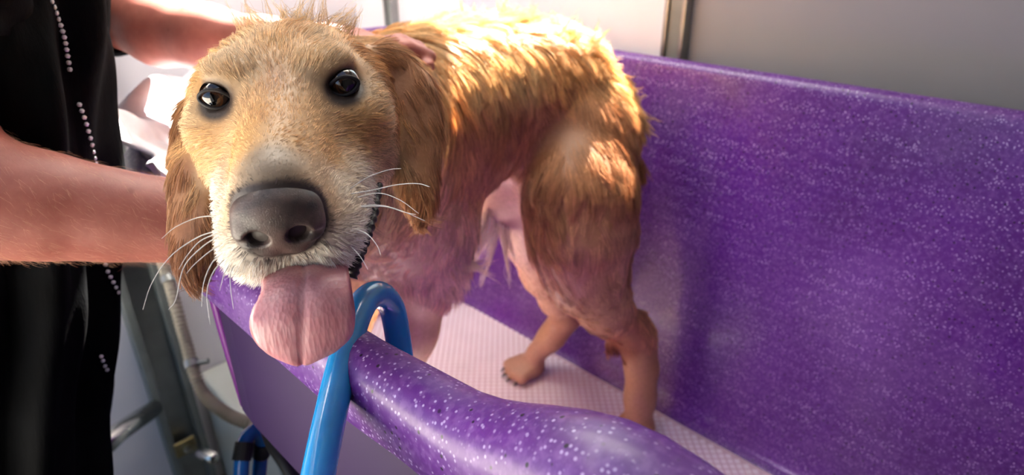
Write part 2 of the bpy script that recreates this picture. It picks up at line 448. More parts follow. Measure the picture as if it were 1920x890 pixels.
ztop = .502+.058*sstep((plan[:, 0]-.22)/.45)
front = plan[:, 0] < .25
def rimrise(y): return .012*sstep((.33-y)/.13)+.040*sstep((.22-y)/.12)-.012*sstep((.10-y)/.10)
ztop = np.where(plan[:, 0] < .5, np.maximum(ztop, .502+rimrise(plan[:, 1])), ztop)
rr = .021+.011*np.where(plan[:, 0] < .5, sstep((.25-plan[:, 1])/.2), 0)-.006*sstep((plan[:, 0]-.3)/.3)
slope = .10-.02*sstep((plan[:, 0]-.3)/.4)          # how far the wall leans in towards the floor
prof = []
zc = ztop-rr
def ring(off, z): prof.append(np.concatenate([plan+outw*np.asarray(off).reshape(-1, 1)*np.ones((NP, 1)), np.broadcast_to(np.asarray(z, float).reshape(-1, 1), (NP, 1))], 1))
o1 = np.ones(NP)
ring(-rr-slope-.035, o1*0.0); ring(-rr-slope-.012, o1*.004); ring(-rr-slope+.002, o1*.02); ring(-rr-slope*.9, o1*.06)
for q in (.25, .5, .75, .92): ring(-rr-slope*(1-q)*.92, .06+(zc-.06)*q)
for a in np.linspace(0, 180, 13):
    th = math.radians(a); ring(-rr*math.cos(th), zc+rr*math.sin(th))
ring(rr*.98, zc-.018); ring(rr*.93, zc-.030); ring(rr*.80, zc-.0335); ring(rr*.62, zc-.033)
ring(rr*.2, zc-.026); ring(-rr*.5, zc-.03)
for q in (.8, .5, .2): ring(-rr-slope*(1-q)+.012, zc*q)
ring(-rr-slope+.01, o1*-.02); ring(-rr-slope-.05, o1*-.03)
M = len(prof); V = np.stack(prof, 1).reshape(-1, 3)
F = [tuple(reversed(f)) for f in grid_faces(NP, M, True, False)]
F.append(tuple(i*M for i in range(NP))[::-1])
F.append(tuple(i*M+M-1 for i in range(NP)))
tub = empty('bathtub', (.52, .3, -.03)); tag(tub, 'large purple speckled plastic dog bathtub with a rolled rim', 'bathtub')
shell = mesh_obj('shell', V, F, M_tub, tub)
sp_ = np.vstack([prof[2], prof[2][:1]]); sp_ = np.stack([sp_[:, 0], sp_[:, 1], np.full(len(sp_), .0085)], 1)
mesh_obj('floor_shadow_line', *tube_data(sp_, .0035, 8, False), plain('dark_gap_line', (38, 24, 52), .5), tub)  # dark strip put in for the shadow gap round the mat
# apron under the front rim, with a turned-in end
z1 = .464
pa = np.array([(.178, -.46), (.166, -.40), (.166, 0), (.166, .05), (.166, .1), (.166, .15), (.166, .2), (.166, .25), (.166, .52), (.168, .548), (.178, .556), (.215, .556)])
bm = bmesh.new(); 
AV = []; 
for (x, y) in pa:
    zt = .463+float(rimrise(y)); 
    for (dx, z) in ((0, zt), (0, .30), (.006, .292), (.012, .30), (.012, zt)): AV.append((x+dx, y-(dx if x > .17 and y > .5 else 0), z))
AF = grid_faces(len(pa), 5, False, True)+[(0, 1, 2, 3, 4), tuple(5*(len(pa)-1)+q for q in (4, 3, 2, 1, 0))]
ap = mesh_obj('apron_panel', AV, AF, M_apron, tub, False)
mesh_obj('edge_flange', *tube_data(spline([(.171, .561, .458), (.173, .561, .38), (.177, .561, .295)], 8), .006, 10), plain('lit_flange_magenta', (112, 30, 128), .35), ap)  # flange coloured brighter magenta to stand for its lit edge
# steel stand under the tub
st = empty('tub_stand', (.5, .3, FLOORZ)); tag(st, 'grey steel stand carrying the tub', 'stand')
for (x, y) in ((.34, -.35), (.34, .70), (.74, -.35), (.74, .90)):
    box('leg', (x-.02, y-.02, FLOORZ), (x+.02, y+.02, -.07), M_alud, st, .003)
for y0 in (-.35, .70): box('cross_bar', (.32, y0-.02, -.07), (.76, y0+.02, -.03), M_alud, st, .003)
for x0 in (.34, .74): box('side_bar', (x0-.02, -.37, -.11), (x0+.02, .90, -.07), M_alud, st, .003)

# quilted white mat on the tub floor: a base and raised squares laid on the diagonal
M_mat = plain('white_mat', (238, 226, 236), .45, var=.03, scale=12)
M_matb = plain('mat_groove', (212, 184, 198), .6, var=.04)
inn = np.array(prof[1])[:, :2]
mat_o = empty('bath_mat', (.53, .3, .005)); tag(mat_o, 'white bath mat with a fine diamond grid on the tub floor', 'bath mat')
ring_in = (inn-inn.mean(0))*.995+inn.mean(0)
mesh_obj('mat_base', [(x, y, .0045) for x, y in ring_in]+[(x, y, .0065) for x, y in ring_in],
         [tuple(range(NP))[::-1], tuple(range(NP, 2*NP))]+[(i, (i+1) % NP, NP+(i+1) % NP, NP+i) for i in range(NP)], M_matb, mat_o, False)
s = .0104; ca = math.cos(math.radians(44)); G = []
for a in range(-150, 150):
    for b in range(-150, 150):
        x = .53+(a-b)*s*.7071; y = .3+(a+b)*s*.7071
        if .29 < x < .80 and -.42 < y < 1.05: G.append((x, y))
G = np.array(G)
def inside(p, poly):
    r = np.zeros(len(p), bool); n = len(poly)
    for i in range(n):
        a, b = poly[i], poly[(i+1) % n]
        c = ((a[1] > p[:, 1]) != (b[1] > p[:, 1])) & (p[:, 0] < (b[0]-a[0])*(p[:, 1]-a[1])/(b[1]-a[1]+1e-12)+a[0]); r ^= c
    return r
G = G[inside(G, (ring_in-ring_in.mean(0))*.985+ring_in.mean(0))]
hs = s*.5*1.4142*.78; hs2 = hs*.96
V = []; F = []
for k, (x, y) in enumerate(G):
    b = 8*k
    V += [(x+hs, y, .0064), (x, y+hs, .0064), (x-hs, y, .0064), (x, y-hs, .0064), (x+hs2, y, .0069), (x, y+hs2, .0069), (x-hs2, y, .0069), (x, y-hs2, .0069)]
    F += [(b+4, b+5, b+6, b+7)]+[(b+i, b+(i+1) % 4, b+4+(i+1) % 4, b+4+i) for i in range(4)]
tag(mesh_obj('raised_squares', V, F, M_mat, mat_o, False), kind='stuff')

# ------------------------------------------------------------------ hoses
def hose_mat(name, c):
    t = NT(name); co = t.coord()
    t.set(Base_Color=t.ramp(t.noise(30, 3, co), [(.3, rgba(np.array(c)*.95)), (.7, rgba(np.clip(np.array(c)*1.05, 0, 255)))]), Roughness=.16, Coat_Weight=.6, Coat_Roughness=.05,
          Subsurface_Weight=.15, Subsurface_Radius=(.004, .008, .012), Subsurface_Scale=1.0)
    t.bump(t.noise(60, 3, co), .10, .002); return t.m
M_hose = hose_mat('blue_hose', (36, 152, 224))
hp = spline([at(560, 1120, .33), at(580, 1000, .345), at(597, 890, .36), at(617, 790, .378), at(640, 690, .40), at(664, 605, .425), at(686, 562, .445), at(712, 552, .462), at(734, 575, .478), at(745, 625, .487), at(752, 690, .495), at(750, 780, .52), at(735, 860, .55)], 160)
tag(tube('water_hose', hp, .0098, M_hose, None, 24), 'bright blue water hose looped over the front rim of the tub', 'hose')

lp = spline([at(452, 960, .80), at(452, 890, .80), at(455, 850, .80), at(464, 818, .81), at(480, 808, .82), at(491, 826, .83), at(488, 862, .84), at(482, 930, .84)], 80)
o = empty('spare_hose', lp[40]); tag(o, 'loop of blue hose with black clips hanging low under the tub', 'hose')
tube('hose_loop', lp, .0092, hose_mat('dark_blue_hose', (20, 96, 176)), o, 16)
for i in (24, 62):
    T, N, B = frames(lp); V, F = tube_data(np.array([lp[i]-T[i]*.011, lp[i]+T[i]*.011]), .0115, 14); mesh_obj('clip', V, F, M_black, o, False)
bp = spline([at(498, 800, .80), at(512, 835, .79), at(535, 870, .78), at(570, 930, .77)], 40)
tag(tube('black_hose', bp, .008, M_black, None, 14), 'thin black hose running down below the purple apron', 'hose')

# ------------------------------------------------------------------ towel draped over the end rim
tl = NT('white_towel'); co = tl.coord()
tl.set(Base_Color=tl.ramp(tl.noise(40, 3, co), [(.3, rgba((226, 220, 228))), (.7, rgba((240, 236, 242)))]), Roughness=.9, Sheen_Weight=.3)
tl.bump(tl.noise(900, 2, co), .4, .001)
nu, nv = 90, 70
sel = np.argmin(np.linalg.norm(plan-np.array([.173, .63]), axis=1)), np.argmin(np.linalg.norm(plan-np.array([.50, 1.07]), axis=1))
ui = np.linspace(sel[0], sel[1], nu)
pl = np.stack([np.interp(ui, np.arange(NP), plan[:, q]) for q in (0, 1)], 1); ow = np.stack([np.interp(ui, np.arange(NP), outw[:, q]) for q in (0, 1)], 1)
zz = np.interp(ui, np.arange(NP), ztop); rz = np.interp(ui, np.arange(NP), rr)
TV = []
for i in range(nu):
    s_ = i/(nu-1)
    for j in range(nv):
        q = -1+(j/(nv-1))*(1+(-.2+.85*s_))                                   # -1 inside .. +1 outside
        fold = .030*math.sin(s_*24+2.2*q)+.012*math.sin(s_*47+2.3*q+1)+.009*math.sin(s_*9-3*q)
        Lh = .17+.05*math.sin(s_*5+.5) if q < 0 else .05
        R0 = rz[i]+.012
        arc = abs(q)*(Lh+R0*1.57)
        if arc < R0*1.57:
            th = arc/R0; off, z = math.copysign(R0*math.sin(th), q), R0*math.cos(th)
        else:
            e = arc-R0*1.57; off, z = math.copysign(R0, q)*(1)+(-.27*e if q < 0 else .03*e), -e
        f = sstep(abs(q)*1.6)
        off += (fold*(.45+.55*f) if q > -.2 else -abs(fold)*(.45+.55*f))+.006
        z += .018*math.sin(s_*21+.7)*(1-f)+.028*(1-f)
        TV.append((pl[i][0]+ow[i][0]*off, pl[i][1]+ow[i][1]*off, zz[i]-rz[i]+z))
tw = mesh_obj('towel', TV, grid_faces(nu, nv), tl.m)
md = tw.modifiers.new('thick', 'SOLIDIFY'); md.thickness = .006; md.offset = 1
tag(tw, 'white towel draped in folds over the end of the tub rim', 'towel')
FURQ = 1.0
# ------------------------------------------------------------------ the dog
HR = np.array([[.837, -.0775, -.5417], [-.5445, -.0193, -.8386], [.0545, .9968, -.0583]])   # head axes: x to its left, y up, z out of the nose
HP = np.array([.1776, .3721, .6465])                                                       # midpoint between the eyes
def hw(p): return HP+HR @ (np.asarray(p, float)/100)            # head centimetres to the place
def hl(P): return ((np.asarray(P)-HP) @ HR)*100
hfine = .0017
S = Sculpt(axis(.04, .90, (.05, .34), hfine, .004), axis(.18, .86, (.19, .50), hfine, .004), axis(-.004, .72, (.495, .72), hfine, .004))

# trunk
A = np.array
spine = [(at(765, 195, .79), .083), (at(860, 192, .83), .088), (at(955, 168, .86), .072), (at(1035, 178, .885), .070), (at(1086, 232, .90), .068)]
S.chain(spine, .045)
S.ell(at(815, 262, .80), (.075, .080, .100), .05)
S.ell(at(1055, 245, .92), (.07, .085, .065), .04)        # hips
S.ell((.40, .625, .44), (.08, .085, .11), .05)           # forechest
# neck
S.chain([(A([.43, .635, .525]), .084), (A([.345, .56, .555]), .076), (A([.265, .47, .600]), .055)], .04)
S.chain([(A([.40, .61, .47]), .085), (A([.30, .53, .53]), .06)], .04)
# near hind leg
S.chain([(at(1098, 262, .87), .066), (at(1085, 370, .85), .071), (at(1086, 450, .85), .062), (at(1094, 520, .86), .046), (at(1132, 575, .905), .033), (at(1193, 632, .975), .0235), (at(1203, 690, .995), .0205), (at(1200, 745, 1.01), .0190), (at(1197, 790, 1.02), .020)], .03)
S.cap(at(1196, 596, .97), at(1212, 645, .99), .012, .011, .02)   # heel cord
pawN = at(1186, 806, 1.01)
# far hind leg
S.chain([(at(1020, 300, .95), .062), (at(988, 365, .955), .056), (at(1000, 440, .99), .043), (at(1020, 510, 1.03), .032), (at(1045, 560, 1.075), .025), (at(1062, 592, 1.12), .021), (at(1035, 630, 1.135), .0185), (at(1005, 662, 1.15), .019)], .03)
S.ell(at(965, 290, .92), (.05, .06, .05), .04); S.ell(at(935, 365, .925), (.030, .035, .045), .03)   # belly between the thighs
# forelegs
S.chain([(at(790, 330, .80), .072), (at(800, 430, .81), .056), (at(790, 520, .825), .039), (at(775, 620, .85), .0265), (at(752, 730, .885), .0225), (at(716, 860, .925), .021)], .035)
S.chain([(A([.41, .70, .42]), .07), (A([.43, .715, .30]), .040), (A([.37, .74, .13]), .025), (A([.335, .755, .035]), .022)], .035)
# paws with toes
CLAWS = []
def paw(c, fwd, w=.038):
    fwd = unit(A([fwd[0], fwd[1], 0])); side = A([-fwd[1], fwd[0], 0]); c = A([c[0], c[1], .022])
    S.ell(c, (.030, .030, .020), .012)
    for q in (-1.35, -.45, .45, 1.35):
        t = c+side*q*w*.46+fwd*(.038-.007*abs(q)); t[2] = .016
        S.cap(c+side*q*w*.34+[0, 0, .004], t+[0, 0, .004], .0115, .0112, .0025); CLAWS.append((t+fwd*.009+[0, 0, -.001], fwd))
paw(at(708, 900, .94), (-1, .25)); paw((.325, .76, 0), (-1, .2)); paw(at(1192, 800, 1.02), (-.9, -.2)); paw(at(992, 676, 1.155), (-1, .3))
# tail, hanging wet behind the near leg
tailp = [(at(1135, 175, .915), .024), (at(1170, 235, .93), .019), (at(1182, 320, .94), .015), (at(1178, 430, .955), .012), (at(1165, 550, .97), .010), (at(1140, 650, .985), .006)]
S.chain(tailp, .02)
# skin folds from belly to thigh
S.chain([(at(895, 255, .83), .052), (at(945, 225, .865), .035), (at(1000, 270, .87), .035)], .04)

# head, in head centimetres
def he(c, r, k=1.0, op='add'): S.ell(hw(c), A(r)/100, k/100, HR, op)
def hc(a, b, ra, rb, k=1.0, op='add'): S.cap(hw(a), hw(b), ra/100, rb/100, k/100, op)
he((0, -1.4, -5.6), (5.95, 4.5, 6.4), 2)
for s in (-1, 1):
    he((s*4.0, -3.9, -3.6), (2.6, 3.9, 4.6), 2.5)      # cheeks
    he((s*4.1, -1.9, -.9), (1.9, 1.3, 1.9), 1.5)       # below the eye
    he((s*2.9, 1.5, -1.6), (1.7, .9, 1.55), 1.3)       # brow
hc((0, -2.4, -.5), (0, -3.5, 8.3), 3.3, 2.55, 2.2)
hc((0, -1.0, 1), (0, -2.0, 8.8), 1.9, 1.65, 1.2)
for s in (-1, 1):
    he((s*1.95, -5.5, 6.3), (2.0, 2.5, 3.9), 1.0)   # upper lips
    he((s*3.2, -5.2, 1.5), (1.6, 2.3, 4.0), 1.6)
hc((0, -7.6, -2.5), (0, -8.6, 4.0), 2.2, 1.5, 1.2)     # lower jaw
he((0, -5.5, -5.5), (4.6, 4.6, 5.5), 3)                # throat
he((0, -6.6, 7.7), (2.3, 1.25, 1.7), .8)
hc((0, -7.4, 0), (0, -8.2, 7.0), 1.1, 1.2, .4, 'sub')  # open mouth
EYE, EYY = 3.85, .30
for s in (-1, 1):
    he((s*EYE, EYY, .2), (.96, .60, 1.6), .3, 'sub')
# ears
def ear(pts, tilt):
    # wet leather flap: overlapping flat pieces along its length
    pts = [(np.asarray(at(x, y, d)), hwid) for x, y, d, hwid in pts]
    for (a, wa), (b, wb) in zip(pts[:-1], pts[1:]):
        for q in np.linspace(0, 1, 8):
            c = a+(b-a)*q; w = wa+(wb-wa)*q
            t = unit(b-a); nrm = unit(-FW*math.cos(tilt)+RT*math.sin(tilt)); nrm = unit(nrm-t*(nrm@t)); side = np.cross(t, nrm)
            S.ell(c, (w, .011, .0056), .010, np.stack([side, t, nrm], 1))
ear([(374, 205, .440, .012), (367, 262, .436, .0125), (364, 330, .430, .0135), (367, 395, .424, .0145), (370, 435, .420, .0125), (368, 462, .416, .0075), (366, 480, .415, .003)], -.5)
ear([(700, 122, .468, .014), (728, 145, .475, .016), (762, 185, .475, .019), (774, 235, .473, .0150), (778, 285, .470, .0130), (780, 325, .467, .0090), (782, 350, .465, .0055), (784, 366, .464, .003)], .45)
DV, DQ = S.mesh(2); del S
DN = normals(DV, DQ)

# coat description: anchors blended by distance.  (point, comb direction, length, lift, colour, density per cm2, clumping, strand radius)
AN = []
def an(p, d, L, lift, col, dens, cl, r): AN.append((np.asarray(p, float), unit(d), L, lift, lin(col), dens, cl, r))
def anh(p, d, L, lift, col, dens=70, cl=.40, r=.00017):
    for s in ((1, -1) if abs(p[0]) > .01 else (1,)): an(hw((p[0]*s, p[1], p[2])), HR @ A([d[0]*s, d[1], d[2]], float), L, lift, col, dens, cl, r)
GOLD, TAN, CREAM, LIGHT = (228, 180, 120), (218, 166, 106), (246, 240, 230), (228, 194, 150)
anh((0, -1.0, 9.2), (0, .5, -1), .003, .30, (170, 150, 128)); anh((2.2, -2.6, 8.8), (.8, .3, -1), .004, .35, (226, 196, 160))
anh((0, .6, 4.5), (0, .3, -1), .006, .28, TAN); anh((1.6, .2, 6.5), (.6, .3, -1), .005, .28, GOLD); anh((2.6, -1.5, 5), (.8, .1, -1), .006, .25, GOLD)
anh((3.2, -3.8, 6.5), (.6, -.2, -1), .006, .3, (240, 224, 202)); anh((3.8, -5, 3.5), (.5, -.4, -1), .007, .3, (244, 232, 216)); anh((2.4, -6.2, 8.2), (.8, -.6, -.5), .008, .45, CREAM); anh((3.6, -6.2, 5), (.6, -.6, -1), .008, .35, CREAM); anh((1.0, -6.2, 9.4), (.4, -1, .1), .006, .4, CREAM); anh((1.2, -7.4, 8.4), (.3, -1, .3), .006, .4, CREAM)
anh((3.9, -5, 1.5), (.4, -.5, -1), .008, .28, LIGHT); anh((4.6, -2.4, 1.0), (.7, -.4, -1), .008, .25, GOLD)
anh((0, 1.4, .5), (0, .6, -1), .007, .25, (206, 156, 104)); anh((1.6, 2.0, 0), (.3, .8, -.6), .009, .3, LIGHT); anh((3.2, 2.2, -.5), (.4, .8, -.7), .009, .28, LIGHT); anh((5.2, 1.5, -1.8), (.4, .2, -1), .010, .12, GOLD)
anh((5.8, -.8, -1.2), (.8, -.4, -1), .010, .25, LIGHT); anh((6.6, -3, -3.5), (.5, -.8, -.8), .012, .25, GOLD); anh((5.9, -5.5, -2), (.3, -.9, -.7), .012, .3, LIGHT)
anh((0, 3.2, -2.5), (0, .7, -1), .014, .3, GOLD, 70, .45); anh((2.8, 3.6, -3.5), (.5, .4, -1), .016, .3, LIGHT, 70, .55); anh((0, 4.2, -5.5), (0, .9, -.5), .016, .35, GOLD, 60, .8, .00017); anh((3.2, 3.0, -6), (.5, .5, -.8), .016, .25, GOLD, 60, .8, .00017); anh((5.6, 1.5, -5), (.9, -.2, -.6), .018, .25, TAN, 70, .6)
anh((0, -8.5, 3), (0, -1, -.4), .010, .3, (200, 160, 140), 40); anh((3.5, -8, -2), (.3, -1, -.5), .016, .3, (190, 140, 100), 50, .6)
# ears
for x, y, d in ((360, 240, .43), (350, 330, .42), (358, 420, .415), (362, 490, .41)): an(at(x, y, d), -UP*1.0+RT*.10-RT*.25*(y < 300), .019, .09, (158, 106, 70), 60, .75, .00018)
for x, y, d in ((735, 150, .46), (775, 200, .465), (785, 280, .46), (788, 360, .455)): an(at(x, y, d), -UP+RT*(.5 if y < 220 else -.05), .021, .09, (192, 134, 92), 60, .8, .00018)
# body: photo point, depth, comb direction in the picture plane (x right, y down), length, lift, colour
def ab(x, y, d, dx, dy, L, lift, col, dens=20, cl=.70, r=.00030, away=0): an(at(x, y, d), RT*dx-UP*dy+FW*away, L, lift, col, dens, cl, r)
BACK_LIT, FLANK, THIGH, LEG, PINK = (234, 192, 134), (176, 120, 74), (180, 126, 86), (204, 168, 114), (236, 210, 196)  # back tone lightened to help the sunlit top look blown out
ab(760, 90, .76, .8, .3, .035, .35, BACK_LIT); ab(850, 80, .80, .8, .1, .04, .5, BACK_LIT); ab(950, 60, .84, .8, -.1, .04, .6, BACK_LIT); ab(1040, 75, .86, .9, .1, .04, .6, BACK_LIT); ab(1120, 130, .87, .8, .5, .035, .45, BACK_LIT); ab(1180, 200, .90, .6, .8, .03, .5, BACK_LIT)
ab(840, 160, .76, .5, .8, .04, .2, BACK_LIT); ab(940, 140, .80, .5, .8, .04, .2, BACK_LIT); ab(1040, 150, .81, .4, .9, .04, .2, (206, 150, 92)); ab(1110, 220, .80, .4, .9, .045, .15, THIGH)
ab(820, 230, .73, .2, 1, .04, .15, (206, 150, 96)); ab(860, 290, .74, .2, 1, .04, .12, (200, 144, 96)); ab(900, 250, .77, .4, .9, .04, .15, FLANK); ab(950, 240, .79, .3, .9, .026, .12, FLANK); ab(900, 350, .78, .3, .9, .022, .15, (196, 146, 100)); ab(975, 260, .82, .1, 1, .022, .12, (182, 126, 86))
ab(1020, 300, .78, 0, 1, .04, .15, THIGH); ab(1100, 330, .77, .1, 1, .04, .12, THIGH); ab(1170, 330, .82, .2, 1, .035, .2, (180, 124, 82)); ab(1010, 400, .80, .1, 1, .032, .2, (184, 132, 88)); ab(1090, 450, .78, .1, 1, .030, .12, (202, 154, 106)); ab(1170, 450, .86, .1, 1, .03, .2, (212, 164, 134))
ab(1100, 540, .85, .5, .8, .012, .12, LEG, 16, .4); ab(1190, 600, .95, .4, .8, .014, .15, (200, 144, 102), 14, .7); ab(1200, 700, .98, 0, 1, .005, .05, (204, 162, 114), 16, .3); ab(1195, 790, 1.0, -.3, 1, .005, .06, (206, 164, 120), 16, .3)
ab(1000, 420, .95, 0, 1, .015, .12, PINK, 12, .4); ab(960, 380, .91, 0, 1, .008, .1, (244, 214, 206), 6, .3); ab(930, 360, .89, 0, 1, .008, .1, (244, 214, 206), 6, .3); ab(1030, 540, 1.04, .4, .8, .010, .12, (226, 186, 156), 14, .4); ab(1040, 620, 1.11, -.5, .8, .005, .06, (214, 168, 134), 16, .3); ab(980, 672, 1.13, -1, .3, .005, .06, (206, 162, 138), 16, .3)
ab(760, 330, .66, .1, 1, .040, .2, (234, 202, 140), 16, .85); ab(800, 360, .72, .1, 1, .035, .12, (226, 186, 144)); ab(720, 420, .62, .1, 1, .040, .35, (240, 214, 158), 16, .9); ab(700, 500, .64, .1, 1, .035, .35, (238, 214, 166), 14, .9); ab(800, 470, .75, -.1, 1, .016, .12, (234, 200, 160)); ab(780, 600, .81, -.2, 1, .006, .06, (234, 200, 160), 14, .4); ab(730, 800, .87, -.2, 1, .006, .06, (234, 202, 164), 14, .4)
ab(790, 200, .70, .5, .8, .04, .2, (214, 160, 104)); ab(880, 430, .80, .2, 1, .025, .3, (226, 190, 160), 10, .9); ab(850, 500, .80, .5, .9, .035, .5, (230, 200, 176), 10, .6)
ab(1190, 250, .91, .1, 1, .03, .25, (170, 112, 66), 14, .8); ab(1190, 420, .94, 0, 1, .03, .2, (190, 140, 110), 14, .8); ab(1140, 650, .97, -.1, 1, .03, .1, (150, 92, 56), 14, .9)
APOS = np.stack([a[0] for a in AN]); ADIR = np.stack([a[1] for a in AN])
APAR = np.array([[a[2], a[3], a[5], a[6], a[7]] for a in AN]); ACOL = np.stack([a[4] for a in AN])
HEADA = np.linalg.norm(hl(APOS), axis=1) < 12
def coat(P):
    """blend the anchors at points P"""
    D = np.zeros((len(P), 3)); Q = np.zeros((len(P), 5)); C = np.zeros((len(P), 3))
    for s in range(0, len(P), 20000):
        p = P[s:s+20000]; d2 = ((p[:, None]-APOS[None])**2).sum(-1)
        w = 1/(d2+4e-5)**2.2; w /= w.sum(1, keepdims=True)
        D[s:s+20000] = w @ ADIR; Q[s:s+20000] = w @ APAR; C[s:s+20000] = w @ ACOL
    return unit(D), Q, C
def hmarks(P, C):
    """pigment round the eyes, lips and nose, and a darker midline crease"""
    h = hl(P); C = C.copy()
    ax = np.abs(h[:, 0])
    de = np.sqrt(((ax-EYE)/1.12)**2+((h[:, 1]-EYY+.05)/.92)**2+((h[:, 2]-.1)/1.8)**2)
    w = np.clip((1.45-de)/.45, 0, 1)[:, None]; C = C*(1-w)+w*lin((46, 36, 34))
    w = (np.clip((2.2-de)/.9, 0, 1)*.25*(h[:, 1] > -.6))[:, None]; C = C*(1-w)+w*lin((110, 84, 66))
    w = (np.exp(-((h[:, 0]/.55)**2))*np.clip((h[:, 2]+1.5)/2, 0, 1)*np.clip((3.2-h[:, 2])/2, 0, 1)*(h[:, 1] > -1.5)*.35)[:, None]; C = C*(1-w)+w*lin((168, 112, 76))
    dn = np.sqrt((h[:, 0]/2.5)**2+((h[:, 1]+3.3)/2.2)**2+((h[:, 2]-10)/2.3)**2)
    w = np.clip((1.08-dn)/.10, 0, 1)[:, None]; C = C*(1-w)+w*lin((70, 58, 56))
    return C
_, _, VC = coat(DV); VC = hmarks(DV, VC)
h = hl(DV); inm = (np.abs(h[:, 0]) < 2.6) & (h[:, 1] < -7.0) & (h[:, 1] > -9.2) & (h[:, 2] < 7.8) & (h[:, 2] > -2)
VC[inm] = lin((120, 56, 60))
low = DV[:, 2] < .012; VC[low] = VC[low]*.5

t = NT('dog_skin'); vc = t.n('ShaderNodeVertexColor', layer_name='tone'); co = t.coord()
cc = t.mix(t.ramp(t.noise(220, 3, co), [(.35, (0, 0, 0, 1)), (.7, (.5, .5, .5, 1))]), vc.outputs[0], t.mix(1.0, vc.outputs[0], (.72, .66, .6, 1), 'MULTIPLY'))
cc = t.mix(1.0, cc, (.74, .70, .66, 1), 'MULTIPLY')
t.set(Base_Color=cc, Roughness=.5); t.bump(t.noise(300, 3, co), .3, .001); M_skin = t.m
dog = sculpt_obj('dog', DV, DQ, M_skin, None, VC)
tag(dog, 'wet golden retriever standing in the purple tub, tongue hanging out', 'dog')

# fur material
t = NT('wet_fur'); at_ = t.n('ShaderNodeAttribute', attribute_name='tone', attribute_type='GEOMETRY')
hi = t.n('ShaderNodeHairInfo')
va = t.ramp(hi.outputs['Random'], [(0, (.52, .48, .45, 1)), (.45, (1, 1, 1, 1)), (1, (1.45, 1.5, 1.55, 1))])
c = t.mix(1.0, at_.outputs['Color'], va, 'MULTIPLY')
t.set(Base_Color=c, Roughness=.38, Specular_IOR_Level=.45)
M_fur = t.m

# strands
tri = np.concatenate([DQ[:, [0, 1, 2]], DQ[:, [0, 2, 3]]])
a, b, c3 = DV[tri[:, 0]], DV[tri[:, 1]], DV[tri[:, 2]]
area = np.linalg.norm(np.cross(b-a, c3-a), axis=1)/2
cen = (a+b+c3)/3
_, TQ, _ = coat(cen)
want = area*1e4*TQ[:, 2]
want[cen[:, 2] < .012] = 0
cnt = rng.poisson(want*FURQ)
ti = np.repeat(np.arange(len(tri)), cnt); n = len(ti)
r1, r2 = np.sqrt(rng.random(n)), rng.random(n)
w0, w1, w2 = 1-r1, r1*(1-r2), r1*r2
def bary(X): return X[tri[ti, 0]]*w0[:, None]+X[tri[ti, 1]]*w1[:, None]+X[tri[ti, 2]]*w2[:, None]
P0 = bary(DV); N0 = unit(bary(DN)); h = hl(P0)
ax = np.abs(h[:, 0])
de = np.sqrt(((ax-EYE)/1.08)**2+((h[:, 1]-EYY)/.82)**2+((h[:, 2]-.1)/2.0)**2)
dn = np.sqrt((h[:, 0]/2.35)**2+((h[:, 1]+3.35)/2.0)**2+((h[:, 2]-10.2)/1.9)**2)
mouth = (ax < 2.4) & (h[:, 1] < -7.1) & (h[:, 1] > -9.2) & (h[:, 2] < 7.6) & (h[:, 2] > -2)
ok = (de > 1.02) & (dn > 1.0) & ~mouth
P0, N0, h, de, dn = P0[ok], N0[ok], h[ok], de[ok], dn[ok]; n = len(P0)
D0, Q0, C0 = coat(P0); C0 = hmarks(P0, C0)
# swirl noise on the comb direction
def wob(P, f, ph): return np.sin(P[:, 0]*f+ph)+np.sin(P[:, 1]*f*1.13+2*ph)+np.sin(P[:, 2]*f*.91+3*ph+2*np.sin(P[:, 0]*f*.7))
jit = np.stack([wob(P0, 95, 1), wob(P0, 110, 2), wob(P0, 102, 3)], 1)*.10+np.stack([wob(P0, 260, 4), wob(P0, 240, 5), wob(P0, 250, 6)], 1)*.05+rng.normal(0, .13, (n, 3))
T0 = D0+jit; T0 = unit(T0-N0*(T0*N0).sum(1, keepdims=True))
L = Q0[:, 0]*rng.uniform(.6, 1.25, n); L *= np.clip((de-1.0)/1.1, .3, 1)
lift = Q0[:, 1]*rng.uniform(.5, 1.5, n)
Kp = 6; s_ = np.linspace(0, 1, Kp)
curl = np.clip(1-Q0[:, 1]*1.4, 0, 1)
P = P0[:, None]-N0[:, None]*.0006+L[:, None, None]*s_[None, :, None]*(T0[:, None]*np.sqrt(np.clip(1-lift**2, .1, 1))[:, None, None]+N0[:, None]*lift[:, None, None])
P = P-N0[:, None]*(curl*np.minimum(L**2/.14, L*.5))[:, None, None]*(s_**2)[None, :, None]
P[:, :, 2] -= (L*.25*np.clip(lift*1.5-.2, 0, 1))[:, None]*(s_**2)[None]
# clumps of wet hair
ish = np.linalg.norm(h, axis=1) < 13.5
pw = np.where(ish, 1/12, 1/36.); ci = np.where(rng.random(n) < pw)[0]; nc = len(ci)
kd = kdtree.KDTree(nc)
for q, i in enumerate(ci): kd.insert(P0[i], q)
kd.balance()
own = np.array([kd.find(p)[1] for p in P0]); lead = ci[own]
cl = Q0[:, 3]*rng.uniform(.75, 1.05, n)
wcl = np.clip(cl[:, None]*(s_[None]**.8), 0, .96)[:, :, None]
close = (np.linalg.norm(P0[lead]-P0, axis=1) < .02)[:, None, None]
P = np.where(close, P*(1-wcl)+P[lead]*wcl, P)
clv = rng.uniform(.68, 1.28, nc)[own]
isear = np.linalg.norm(h, axis=1) < 13.5
C0 = np.clip(C0*(1+(clv-1)*Q0[:, 3]*np.where(isear, .35, 1))[:, None], 0, 1)
rad = Q0[:, 4][:, None]*(1-.75*s_[None]**1.5)
fur = strands_obj('fur', P, rad, C0, M_fur, dog); tag(fur, 'wet golden coat with clumped strands', kind='stuff')
print('strands', n, 'verts', len(DV))

